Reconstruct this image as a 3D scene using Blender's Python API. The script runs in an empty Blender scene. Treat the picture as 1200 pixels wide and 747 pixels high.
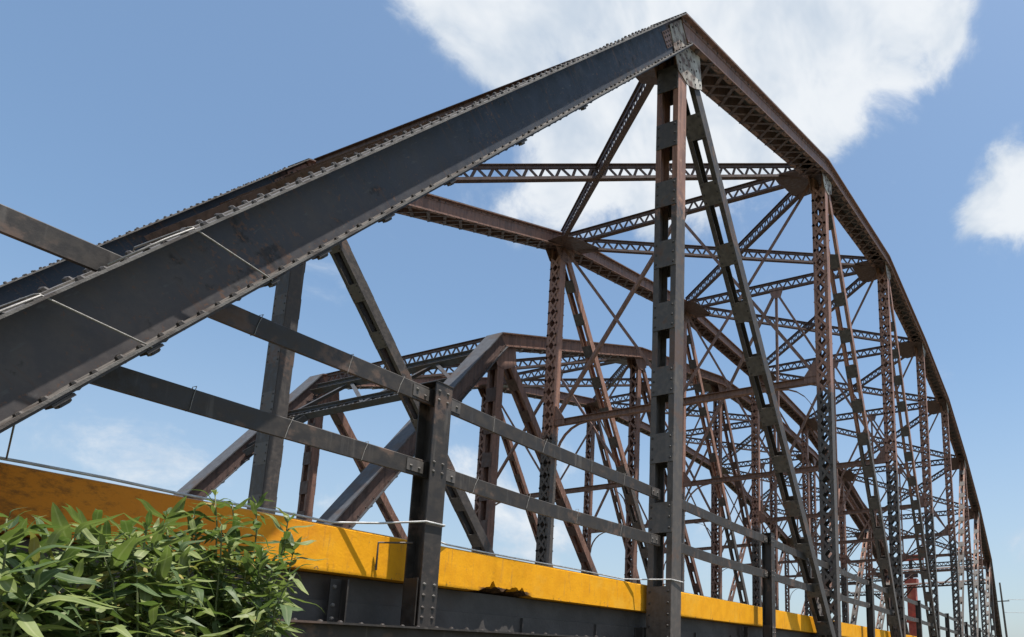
import bpy, bmesh, math, random
from mathutils import Vector, Matrix, Quaternion
from mathutils.noise import noise as pnoise
random.seed(7)
S = bpy.context.scene
COL = S.collection
V = Vector
R = math.radians

# ------------------------------------------------------------------ camera
CAM = V((-0.584, -4.842, -0.163))
FW = V((0.91679, 0.35150, 0.18788)).normalized()
RT = V((0.36089, -0.93248, -0.01570)); RT = (RT - FW * RT.dot(FW)).normalized()
UP = RT.cross(FW)
FPX, PX, PY = 823.517, 916.43, 625.25          # focal length and principal point in a 1200 x 747 picture
cd = bpy.data.cameras.new('camera'); cam = bpy.data.objects.new('camera', cd); COL.objects.link(cam)
cam.matrix_world = Matrix(((RT.x, UP.x, -FW.x, CAM.x), (RT.y, UP.y, -FW.y, CAM.y), (RT.z, UP.z, -FW.z, CAM.z), (0, 0, 0, 1)))
cd.sensor_width = 36; cd.lens = FPX / 1200 * 36
cd.shift_x = (600 - PX) / 1200; cd.shift_y = (PY - 373.5) / 1200
cd.clip_start = 0.05; cd.clip_end = 4000
S.camera = cam
def ray(px, py):
    return (FW + RT * ((px - PX) / FPX) - UP * ((py - PY) / FPX)).normalized()
def project(P):
    d = P - CAM; z = d.dot(FW)
    if z < 0.05: return None
    return (PX + FPX * d.dot(RT) / z, PY - FPX * d.dot(UP) / z, z)

# ------------------------------------------------------------------ sky, sun, exposure
SUN_EL, SUN_DIR_XY = R(76.5), V((0.10, -1.0, 0)).normalized()
world = bpy.data.worlds.new('World'); S.world = world; world.use_nodes = True
def build_world():
    nt = world.node_tree; nt.nodes.clear(); N = nt.nodes.new; L = nt.links.new
    out = N('ShaderNodeOutputWorld')
    sky = N('ShaderNodeTexSky'); sky.sky_type = 'NISHITA'; sky.sun_disc = False
    sky.sun_elevation = SUN_EL; sky.sun_rotation = math.atan2(SUN_DIR_XY.x, SUN_DIR_XY.y)
    sky.altitude = 100; sky.air_density = 1.0; sky.dust_density = 1.5; sky.ozone_density = .9
    bg = N('ShaderNodeBackground'); bg.inputs[1].default_value = 0.105; 
    wb = N('ShaderNodeMixRGB'); wb.blend_type = 'MULTIPLY'; wb.inputs[0].default_value = 1; wb.inputs[2].default_value = (.91, 1.0, .985, 1); L(sky.outputs[0], wb.inputs[1])
    el = N('ShaderNodeSeparateXYZ'); gc = N('ShaderNodeTexCoord'); L(gc.outputs['Generated'], el.inputs[0])
    hz = N('ShaderNodeMapRange'); hz.interpolation_type = 'SMOOTHSTEP'; hz.inputs['From Min'].default_value = .45; hz.inputs['From Max'].default_value = 0.0; hz.inputs['To Max'].default_value = .62
    L(el.outputs[2], hz.inputs['Value'])
    hm = N('ShaderNodeMixRGB'); L(hz.outputs[0], hm.inputs[0]); L(wb.outputs[0], hm.inputs[1]); hm.inputs[2].default_value = (2.75, 3.15, 3.65, 1)   # pale summer haze low in the sky
    L(hm.outputs[0], bg.inputs[0])
    tc = N('ShaderNodeTexCoord')
    def vm(op, a, b=None, scale=None):
        n = N('ShaderNodeVectorMath'); n.operation = op
        L(a, n.inputs[0])
        if b is not None:
            if isinstance(b, (tuple, Vector)): n.inputs[1].default_value = b
            else: L(b, n.inputs[1])
        if scale is not None: n.inputs['Scale'].default_value = scale
        return n
    def ma(op, a, b, clamp=False):
        n = N('ShaderNodeMath'); n.operation = op; n.use_clamp = clamp
        for i, x in enumerate((a, b)):
            if isinstance(x, (int, float)): n.inputs[i].default_value = x
            elif x is not None: L(x, n.inputs[i])
        return n.outputs[0]
    def noise(vec, sc, det, ro):
        n = N('ShaderNodeTexNoise'); n.inputs['Scale'].default_value = sc; n.inputs['Detail'].default_value = det; n.inputs['Roughness'].default_value = ro
        L(vec, n.inputs['Vector']); return n
    d = vm('NORMALIZE', tc.outputs['Generated']).outputs[0]
    w1 = noise(d, 4.0, 2, .5)
    off = vm('SCALE', vm('SUBTRACT', w1.outputs['Color'], (.5, .5, .5)).outputs[0], scale=.16).outputs[0]
    dw = vm('ADD', d, off).outputs[0]
    # cumulus: each puff a direction in the sky and an angular size
    puffs = [(550, 35, .10, 1), (635, 45, .14, 1), (750, 70, .20, 1), (890, 60, .20, 1), (1010, 35, .15, 1), (1085, 10, .09, 1),
             (930, 140, .11, .6), (690, 165, .16, .8), (620, 240, .11, .5), (800, 240, .13, .55),
             (1178, 208, .095, 1), (1150, 265, .06, .75), (1205, 255, .08, .9), (1042, 205, .022, .45),
             (70, 552, .12, .30), (190, 550, .11, .30), (560, 560, .08, .5), (650, 515, .06, .6), (620, 620, .11, .6), (410, 605, .09, .45), (1190, 640, .09, .35), (840, 600, .13, .4)]
    items = [(ray(a, b), r, k) for a, b, r, k in puffs]
    acc = None
    for c0, r, k in items:
        dist = vm('DISTANCE', dw, c0).outputs['Value']
        m = N('ShaderNodeMapRange'); m.interpolation_type = 'SMOOTHSTEP'
        m.inputs['From Min'].default_value = r; m.inputs['From Max'].default_value = r * .1
        m.inputs['To Min'].default_value = 0; m.inputs['To Max'].default_value = k
        L(dist, m.inputs['Value'])
        acc = m.outputs[0] if acc is None else ma('ADD', acc, m.outputs[0])
    # the same kind of scattered cumulus over the rest of the sky
    far = N('ShaderNodeMapRange'); far.inputs['From Min'].default_value = .75; far.inputs['From Max'].default_value = 1.0
    L(vm('DISTANCE', d, ray(600, 300)).outputs['Value'], far.inputs['Value'])
    low = N('ShaderNodeMapRange'); low.inputs['From Min'].default_value = .50; low.inputs['From Max'].default_value = .66
    L(noise(d, 3.2, 1, .5).outputs[0], low.inputs['Value'])
    acc = ma('ADD', acc, ma('MULTIPLY', far.outputs[0], low.outputs[0]))
    acc = ma('MINIMUM', acc, 1.05)
    f = noise(dw, 7.0, 8, .64)
    den = ma('ADD', acc, ma('MULTIPLY', ma('SUBTRACT', f.outputs[0], .5), 2.3))
    mk = N('ShaderNodeMapRange'); mk.interpolation_type = 'SMOOTHERSTEP'
    mk.inputs['From Min'].default_value = .24; mk.inputs['From Max'].default_value = .92; L(den, mk.inputs['Value'])
    # cloud tone: thin edges and bellies grey-blue, thick billows white
    g = noise(dw, 10, 4, .6)
    tv = ma('ADD', ma('MULTIPLY', g.outputs[0], 1.5), ma('MULTIPLY', den, .22))
    tone = N('ShaderNodeMapRange'); tone.interpolation_type = 'SMOOTHSTEP'; tone.inputs['From Min'].default_value = .58; tone.inputs['From Max'].default_value = 1.18; L(tv, tone.inputs['Value'])
    cr = N('ShaderNodeMixRGB'); L(tone.outputs[0], cr.inputs[0])
    cr.inputs[1].default_value = (.345, .395, .455, 1); cr.inputs[2].default_value = (.51, .53, .55, 1)
    cb = N('ShaderNodeBackground'); L(cr.outputs[0], cb.inputs[0]); cb.inputs[1].default_value = 1.0
    mx = N('ShaderNodeMixShader'); L(ma('MULTIPLY', mk.outputs[0], .95), mx.inputs[0]); L(bg.outputs[0], mx.inputs[1]); L(cb.outputs[0], mx.inputs[2])
    L(mx.outputs[0], out.inputs[0])
build_world()
sl = bpy.data.lights.new('sun', 'SUN'); sl.energy = 5.0; sl.angle = R(.53); sl.color = (1, .955, .89)
so = bpy.data.objects.new('sun', sl); COL.objects.link(so)
sd = V((SUN_DIR_XY.x * math.cos(SUN_EL), SUN_DIR_XY.y * math.cos(SUN_EL), math.sin(SUN_EL)))
so.rotation_euler = sd.to_track_quat('Z', 'Y').to_euler(); so.location = (0, -20, 60)
S.view_settings.view_transform = 'Standard'; S.view_settings.look = 'None'; S.view_settings.gamma = 1
S.view_settings.use_curve_mapping = False; S.view_settings.exposure = 0.8
S.cycles.max_bounces = 6; S.cycles.diffuse_bounces = 3; world.cycles.sampling_method = 'MANUAL'; world.cycles.sample_map_resolution = 512

# ------------------------------------------------------------------ materials
def new_mat(name, rough=.6, spec=.4):
    m = bpy.data.materials.new(name); m.use_nodes = True
    b = m.node_tree.nodes['Principled BSDF']; b.inputs['Roughness'].default_value = rough
    b.inputs['Specular IOR Level'].default_value = spec
    return m, m.node_tree, b
class NT:
    def __init__(s, nt): s.nt = nt; s.N = nt.nodes.new; s.L = nt.links.new
    def pos(s): return s.N('ShaderNodeNewGeometry').outputs['Position']
    def noise(s, vec, sc, det=4, ro=.55):
        n = s.N('ShaderNodeTexNoise'); n.inputs['Scale'].default_value = sc; n.inputs['Detail'].default_value = det; n.inputs['Roughness'].default_value = ro
        s.L(vec, n.inputs['Vector']); return n.outputs[0]
    def stretch(s, vec, sc):
        n = s.N('ShaderNodeMapping'); n.inputs['Scale'].default_value = sc; s.L(vec, n.inputs['Vector']); return n.outputs[0]
    def ramp(s, v, a, b, lo=0, hi=1):
        n = s.N('ShaderNodeMapRange'); n.interpolation_type = 'SMOOTHSTEP'
        for k, x in (('From Min', a), ('From Max', b), ('To Min', lo), ('To Max', hi)): n.inputs[k].default_value = x
        s.L(v, n.inputs['Value']); return n.outputs[0]
    def mix(s, f, a, b):
        n = s.N('ShaderNodeMixRGB')
        for i, x in enumerate((f, a, b)):
            if isinstance(x, (int, float)): n.inputs[i].default_value = x
            elif isinstance(x, tuple): n.inputs[i].default_value = (*x, 1)
            else: s.L(x, n.inputs[i])
        return n.outputs[0]
    def math(s, op, a, b):
        n = s.N('ShaderNodeMath'); n.operation = op
        for i, x in enumerate((a, b)):
            if isinstance(x, (int, float)): n.inputs[i].default_value = x
            else: s.L(x, n.inputs[i])
        return n.outputs[0]
    def sep(s, vec):
        n = s.N('ShaderNodeSeparateXYZ'); s.L(vec, n.inputs[0]); return n.outputs
    def bump(s, b, h, st=.3, dist=.01):
        n = s.N('ShaderNodeBump'); n.inputs['Strength'].default_value = st; n.inputs['Distance'].default_value = dist
        s.L(h, n.inputs['Height']); s.L(n.outputs[0], b.inputs['Normal'])

def steel(name, zswitch, paint=(.070, .059, .052), rust=(.30, .158, .112), patch=.56, light=(.38, .225, .165), deep=(.14, .088, .070)):
    """black bridge paint low down, bare brown oxide above zswitch, both mottled and streaked"""
    m, nt, b = new_mat(name, .55, .35); n = NT(nt); p = n.pos()
    blot = n.noise(p, 1.3, 6, .62); fine = n.noise(p, 11, 5, .6); grit = n.noise(p, 60, 3, .6)
    streak = n.noise(n.stretch(p, (9, 9, .7)), 1.6, 4, .6)
    z = n.sep(p)[2]
    lim = n.math('ADD', z, n.math('MULTIPLY', n.math('SUBTRACT', fine, .5), 1.1))
    up = n.ramp(lim, zswitch - .22, zswitch + .22)
    pc = n.mix(n.ramp(fine, .4, .66), paint, tuple(c * 1.5 for c in paint))
    pc = n.mix(n.ramp(streak, .55, .75, 0, .55), pc, (.12, .104, .092))
    pc = n.mix(n.ramp(n.math('ADD', blot, n.math('MULTIPLY', fine, .35)), patch + .17, patch + .27), pc, (.105, .068, .052))
    rc = n.mix(n.ramp(streak, .4, .68), rust, tuple(c * .55 for c in rust))
    rc = n.mix(n.ramp(fine, .52, .72, 0, .75), rc, light)
    rc = n.mix(n.ramp(blot, .56, .68, 0, .65), rc, deep)
    col = n.mix(up, pc, rc)
    n.L(col, b.inputs['Base Color'])
    n.L(n.ramp(fine, .3, .7, .42, .75), b.inputs['Roughness'])
    n.bump(b, n.math('ADD', n.math('MULTIPLY', fine, .6), n.math('MULTIPLY', grit, .25)), .35, .006)
    return m
M = {}
M['truss'] = steel('truss_steel', 6.55)
M['twin'] = steel('twin_truss_steel', 3.2, rust=(.20, .108, .08), light=(.27, .16, .118), deep=(.09, .06, .05))
M['brace'] = steel('dark_oxide_steel', -50, rust=(.095, .058, .048), light=(.13, .08, .064), deep=(.075, .052, .046))
M['chord'] = steel('top_chord_steel', -50, rust=(.215, .122, .092), light=(.29, .17, .13), deep=(.12, .078, .064))
M['upper'] = steel('oxide_steel', -50)
M['dark'] = steel('black_truss_steel', 60, paint=(.074, .065, .059))
M['hanger'] = steel('brown_black_steel', 60, paint=(.046, .039, .035))
M['black'] = steel('black_painted_steel', 60, paint=(.029, .024, .021))

def end_post_mat():
    m, nt, b = new_mat('end_post_steel', .5, .25); n = NT(nt); p = n.pos()
    uv = n.N('ShaderNodeUVMap').outputs[0]; u, v, _ = n.sep(uv)
    blot = n.noise(p, 1.1, 6, .62); fine = n.noise(p, 9, 6, .62); grit = n.noise(p, 70, 3, .6)
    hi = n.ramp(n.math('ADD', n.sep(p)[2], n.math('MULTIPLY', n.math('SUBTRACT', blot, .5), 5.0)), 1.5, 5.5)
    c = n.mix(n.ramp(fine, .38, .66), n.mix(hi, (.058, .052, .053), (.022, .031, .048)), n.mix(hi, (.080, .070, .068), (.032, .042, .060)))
    sc = n.noise(n.stretch(uv, (1, 4, 1)), 7, 5, .65)
    c = n.mix(n.ramp(sc, .60, .68, 0, .7), c, (.085, .083, .082))
    c = n.mix(n.ramp(n.math('ADD', n.math('MULTIPLY', fine, .5), n.math('MULTIPLY', blot, .5)), .56, .63, 0, .75), c, (.018, .017, .018))
    run = n.noise(n.stretch(uv, (16, 1.3, 1)), 1.0, 5, .65)
    c = n.mix(n.ramp(n.math('ADD', run, n.math('MULTIPLY', blot, .3)), .70, .84, 0, .75), c, (.085, .052, .040))
    c = n.mix(n.ramp(n.noise(uv, 2.2, 7, .7), .56, .66, 0, .55), c, (.062, .058, .060))
    chip = n.noise(p, 26, 5, .7)
    c = n.mix(n.ramp(n.math('ADD', chip, n.math('MULTIPLY', blot, .4)), .80, .86, 0, .9), c, (.11, .064, .046))
    top = n.ramp(n.math('ADD', n.sep(p)[2], n.math('MULTIPLY', n.math('SUBTRACT', fine, .5), 1.0)), 9.05, 9.25)
    c = n.mix(top, c, n.mix(n.ramp(fine, .4, .6), (.075, .04, .03), (.03, .021, .019)))
    n.L(c, b.inputs['Base Color'])
    n.L(n.ramp(fine, .3, .7, .48, .72), b.inputs['Roughness'])
    n.bump(b, n.math('ADD', n.math('MULTIPLY', fine, .6), n.math('MULTIPLY', grit, .2)), .3, .006)
    return m
M['end_post'] = end_post_mat()

def simple(name, c1, c2, sc=6, rough=.7, spec=.3, bump=.25, c3=None):
    m, nt, b = new_mat(name, rough, spec); n = NT(nt); p = n.pos()
    f = n.noise(p, sc, 6, .6); g = n.noise(p, sc * .23, 4, .6)
    c = n.mix(n.ramp(f, .38, .64), c1, c2)
    if c3: c = n.mix(n.ramp(g, .52, .64), c, c3)
    n.L(c, b.inputs['Base Color']); n.bump(b, n.math('ADD', f, n.noise(p, sc * 8, 3)), bump, .008)
    return m
M['lip'] = simple('weathered_flange_steel', (.150, .137, .125), (.105, .094, .086), 14, .6, c3=(.07, .057, .05))
M['rivet'] = simple('rivet_steel', (.055, .047, .043), (.034, .029, .027), 20, .5)
M['pale_gusset'] = simple('peeling_pale_gusset', (.34, .31, .27), (.10, .06, .045), 9, .65, c3=(.46, .43, .39))
M['cover'] = simple('weathered_cover_plate', (.125, .118, .115), (.09, .083, .08), 8, .6, c3=(.075, .055, .046))
M['twin_cover'] = simple('slate_cover_plate', (.078, .080, .088), (.058, .058, .063), 8, .6, c3=(.07, .055, .048))
M['wire'] = simple('galvanised_wire', (.24, .22, .20), (.17, .155, .14), 30, .45, .5)
M['cable'] = simple('pale_cable', (.52, .51, .50), (.36, .355, .35), 20, .5)
M['concrete'] = simple('concrete', (.30, .28, .26), (.22, .20, .185), 5, .85)
M['fascia'] = simple('grimy_fascia_steel', (.062, .055, .050), (.082, .073, .067), 3.5, .7, c3=(.070, .054, .046))
M['asphalt'] = simple('asphalt', (.05, .05, .05), (.065, .064, .062), 20, .9)
M['ground'] = simple('earth', (.10, .085, .055), (.07, .085, .035), 1.2, .95, c3=(.05, .075, .025))
M['wood'] = simple('pole_timber', (.09, .075, .06), (.06, .05, .042), 6, .85)
M['red'] = simple('faded_red_steel', (.42, .085, .05), (.30, .06, .04), 2.5, .6, c3=(.46, .15, .08))
def kerb_mat():
    m, nt, b = new_mat('yellow_kerb_paint', .7, .15); n = NT(nt); p = n.pos(); x, y, z = n.sep(p)
    f = n.noise(p, 7, 6, .62); g = n.noise(p, 1.6, 6, .65); s = n.noise(n.stretch(p, (14, 14, 1.5)), 1.2, 4, .6); k = n.noise(p, 40, 3, .6)
    c = n.mix(n.ramp(f, .35, .68), (.84, .375, .012), (.75, .32, .010))
    c = n.mix(n.ramp(s, .60, .74, 0, .45), c, (.42, .22, .06))
    c = n.mix(n.ramp(k, .62, .74, 0, .4), c, (.30, .17, .06))
    fade = n.noise(p, 2.6, 6, .7)
    c = n.mix(n.ramp(fade, .5, .68, 0, .5), c, (.80, .43, .05))
    run = n.noise(n.stretch(p, (10, 10, .9)), 2.0, 5, .7)
    c = n.mix(n.ramp(run, .57, .71, 0, .7), c, (.40, .20, .05))
    ch = n.math('ADD', n.noise(p, 22, 5, .7), n.ramp(z, .70, .60, 0, .10))
    c = n.mix(n.ramp(ch, .68, .73, 0, .85), c, (.15, .10, .07))
    # rusty grime plus painted end-post shade towards the approach, moss blots at far left
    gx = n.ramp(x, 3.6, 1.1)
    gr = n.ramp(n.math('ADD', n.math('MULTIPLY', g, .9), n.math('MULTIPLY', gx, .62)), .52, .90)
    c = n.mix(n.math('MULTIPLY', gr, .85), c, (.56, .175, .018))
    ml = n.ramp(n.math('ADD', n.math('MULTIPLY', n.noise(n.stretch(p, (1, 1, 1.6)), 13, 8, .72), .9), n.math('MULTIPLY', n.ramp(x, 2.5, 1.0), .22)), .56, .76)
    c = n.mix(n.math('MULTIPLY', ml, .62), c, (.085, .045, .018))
    # broken concrete where the lower edge is knocked away
    hx = n.math('MULTIPLY', n.ramp(x, 4.58, 4.66), n.ramp(x, 5.36, 5.26))
    dz = n.math('ADD', z, n.math('MULTIPLY', n.math('SUBTRACT', f, .5), .10))
    br = n.math('MULTIPLY', hx, n.ramp(dz, .662, .652))
    c = n.mix(br, c, n.mix(n.ramp(k, .4, .6), (.13, .07, .035), (.05, .03, .02)))
    top = n.ramp(z, .958, .966)
    c = n.mix(n.math('MULTIPLY', top, .8), c, (.52, .45, .34))
    n.L(c, b.inputs['Base Color']); n.bump(b, n.math('ADD', f, n.math('MULTIPLY', k, .5)), .35, .008)
    return m
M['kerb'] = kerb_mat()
def leaf_mat(name, a, bcol, vein):
    m, nt, b = new_mat(name, .5, .28); n = NT(nt); p = n.pos()
    oi = n.N('ShaderNodeObjectInfo').outputs['Random']
    uv = n.N('ShaderNodeUVMap').outputs[0]; u, v, _ = n.sep(uv)
    f = n.noise(p, 16, 4, .6)
    c = n.mix(n.ramp(f, .35, .65), a, bcol)
    c = n.mix(n.math('MULTIPLY', oi, .6), c, tuple(x * 1.45 for x in a))
    mid = n.ramp(n.math('ABSOLUTE', u, 0), .10, .03)
    c = n.mix(n.math('MULTIPLY', mid, .6), c, vein)
    n.L(c, b.inputs['Base Color'])
    tr = n.N('ShaderNodeBsdfTranslucent'); n.L(n.mix(.5, c, (.16, .26, .03)), tr.inputs['Color'])
    mx = n.N('ShaderNodeMixShader'); mx.inputs[0].default_value = .3
    n.L(b.outputs[0], mx.inputs[1]); n.L(tr.outputs[0], mx.inputs[2])
    n.L(mx.outputs[0], nt.nodes['Material Output'].inputs['Surface'])
    n.bump(b, n.math('ABSOLUTE', u, 0), .3, .004)
    return m
M['leaf'] = leaf_mat('willow_leaf', (.145, .172, .056), (.096, .128, .042), (.27, .29, .14))
M['leaf_dark'] = leaf_mat('dark_leaf', (.060, .092, .032), (.042, .070, .026), (.15, .18, .09))
M['leaf_old'] = leaf_mat('yellowing_leaf', (.26, .22, .06), (.20, .13, .05), (.30, .26, .12))
M['stem'] = simple('green_stem', (.12, .15, .05), (.09, .10, .04), 20, .6)
def water_mat():
    m, nt, b = new_mat('river_water', .12, .5); n = NT(nt); p = n.pos()
    b.inputs['Base Color'].default_value = (.05, .055, .04, 1); n.bump(b, n.noise(p, 1.4, 4), .4, .05); return m
M['water'] = water_mat()

# ------------------------------------------------------------------ mesh helpers
def prop(o, **k):
    for a, b in k.items(): o[a] = b
    return o
class MB:
    def __init__(s): s.v = []; s.f = []; s.uv = []
    def add(s, vs, fs, uvs=None):
        o = len(s.v); s.v += [tuple(x) for x in vs]; s.f += [tuple(i + o for i in f) for f in fs]
        s.uv += uvs if uvs else [(0, 0)] * len(vs)
    def box(s, A, B, sv, nv, s0, s1, n0, n1, pa=None, pb=None):
        """prism from A to B, offsets s0..s1 along sv and n0..n1 along nv; optional cut planes (point, normal) at either end"""
        t = (B - A).normalized(); vs = []; uv = []
        for end, P, pl in ((0, A, pa), (1, B, pb)):
            for a, c in ((s0, n0), (s1, n0), (s1, n1), (s0, n1)):
                q = P + sv * a + nv * c
                if pl:
                    q = q + t * ((pl[0] - q).dot(pl[1]) / t.dot(pl[1]))
                vs.append(q); uv.append(((q - A).dot(t), c))
        s.add(vs, [(0, 3, 2, 1), (4, 5, 6, 7), (0, 1, 5, 4), (1, 2, 6, 5), (2, 3, 7, 6), (3, 0, 4, 7)], uv)
    def plate(s, pts, thick):
        """convex polygon pts extruded by vector thick"""
        n = len(pts); vs = [p for p in pts] + [p + thick for p in pts]
        s.add(vs, [tuple(range(n))[::-1], tuple(range(n, 2 * n))] + [(i, (i + 1) % n, n + (i + 1) % n, n + i) for i in range(n)])
    def dome(s, P, N, r=.018, h=.013, k=6):
        a = N.orthogonal().normalized(); b = N.cross(a); vs = []
        for rr, hh in ((1, 0), (.72, .72)):
            for i in range(k):
                g = 2 * math.pi * i / k
                vs.append(P + (a * math.cos(g) + b * math.sin(g)) * (r * rr) + N * (h * hh))
        vs.append(P + N * h)
        s.add(vs, [(i, (i + 1) % k, k + (i + 1) % k, k + i) for i in range(k)] + [(k + i, k + (i + 1) % k, 2 * k) for i in range(k)])
    def tube(s, pts, r, k=6):
        n = len(pts); vs = []; prev = None
        for i, p in enumerate(pts):
            t = (pts[min(i + 1, n - 1)] - pts[max(i - 1, 0)]).normalized()
            a = t.orthogonal().normalized() if prev is None else (prev - t * prev.dot(t)).normalized()
            prev = a; b = t.cross(a); rr = r[i] if isinstance(r, (list, tuple)) else r
            vs += [p + (a * math.cos(2 * math.pi * j / k) + b * math.sin(2 * math.pi * j / k)) * rr for j in range(k)]
        fs = [(i * k + j, i * k + (j + 1) % k, (i + 1) * k + (j + 1) % k, (i + 1) * k + j) for i in range(n - 1) for j in range(k)]
        s.add(vs, fs + [tuple(range(k))[::-1], tuple((n - 1) * k + j for j in range(k))])
    def build(s, name, mat, parent=None, smooth=False):
        me = bpy.data.meshes.new(name); me.from_pydata(s.v, [], s.f); me.update()
        ul = me.uv_layers.new(name='UVMap')
        for l in me.loops: ul.data[l.index].uv = s.uv[l.vertex_index]
        if smooth: me.polygons.foreach_set('use_smooth', [True] * len(me.polygons))
        me.materials.append(mat); o = bpy.data.objects.new(name, me); COL.objects.link(o)
        if parent: o.parent = parent
        return o
def empty(name, loc):
    e = bpy.data.objects.new(name, None); e.location = loc; e.empty_display_size = .5; COL.objects.link(e); return e
def hull2(pts):
    pts = sorted(set((round(a, 5), round(b, 5)) for a, b in pts))
    def half(ps):
        h = []
        for p in ps:
            while len(h) > 1 and (h[-1][0] - h[-2][0]) * (p[1] - h[-2][1]) - (h[-1][1] - h[-2][1]) * (p[0] - h[-2][0]) <= 0: h.pop()
            h.append(p)
        return h[:-1]
    return half(pts) + half(pts[::-1])

# ------------------------------------------------------------------ setting: ground, river, road
def terrain():
    mb = MB(); xs = [-900, -300, -120, -60, -30, -16, -10, -6, -3, -1, 1, 3, 5, 7, 9, 12, 20, 40, 58, 62, 66, 70, 74, 80, 90, 120, 300, 900]
    ys = [-900, -300, -120, -60, -30, -16, -10, -7, -5, -4, -3, -2, -1, 0, 1, 2, 4, 8, 12, 16, 20, 26, 40, 60, 120, 300, 900]
    def z(x, y):
        near = 1 / (1 + math.exp(max(-40, min(40, (x - 7) * .9)))); far = 1 / (1 + math.exp(max(-40, min(40, -(x - 64) * .6)))); land = near + far
        g = -7.5 + 5.7 * min(1, land)
        ramp = max(0, min(1, (-x - .5) / 3)) * max(0, min(1, (y + 2.0) / 2)) * max(0, min(1, (26 - y) / 4))
        ramp2 = max(0, min(1, (x - 69.5) / 3)) * max(0, min(1, (y + 2.0) / 2)) * max(0, min(1, (26 - y) / 4))
        return g + 2.0 * max(ramp, ramp2) + .12 * pnoise(V((x * .3, y * .3, 0)))
    for x in xs:
        for y in ys: mb.v.append((x, y, z(x, y))); mb.uv.append((0, 0))
    n = len(ys)
    for i in range(len(xs) - 1):
        for j in range(n - 1): mb.f.append((i * n + j, (i + 1) * n + j, (i + 1) * n + j + 1, i * n + j + 1))
    prop(mb.build('ground', M['ground'], smooth=True), kind='structure')
    w = MB(); w.add([V((-900, -900, -5)), V((900, -900, -5)), V((900, 900, -5)), V((-900, 900, -5))], [(0, 1, 2, 3)])
    prop(w.build('river', M['water']), kind='structure')
    for nm, x0, x1 in (('road', -300, -.6), ('road', 69.2, 300)):
        r = MB(); r.box(V((x0, 4.2, 0)), V((x1, 4.2, 0)), V((0, 1, 0)), V((0, 0, 1)), -4.2, 4.2, .3, .56)
        prop(r.build(nm, M['asphalt']), kind='structure')
terrain()

# ------------------------------------------------------------------ the bridges
YV, ZV, XV = V((0, 1, 0)), V((0, 0, 1)), V((1, 0, 0))
UNIT = None
def unit_box():
    global UNIT
    if UNIT is None:
        mb = MB(); mb.box(V((-.5, 0, 0)), V((.5, 0, 0)), YV, ZV, -.5, .5, -.5, .5)
        o = mb.build('unit', M['truss']); UNIT = o.data; bpy.data.objects.remove(o)
    return UNIT
MESHES = {}
def unit_mesh(mat):
    if mat.name not in MESHES:
        me = unit_box().copy(); me.materials.clear(); me.materials.append(mat); MESHES[mat.name] = me
    return MESHES[mat.name]

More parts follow.
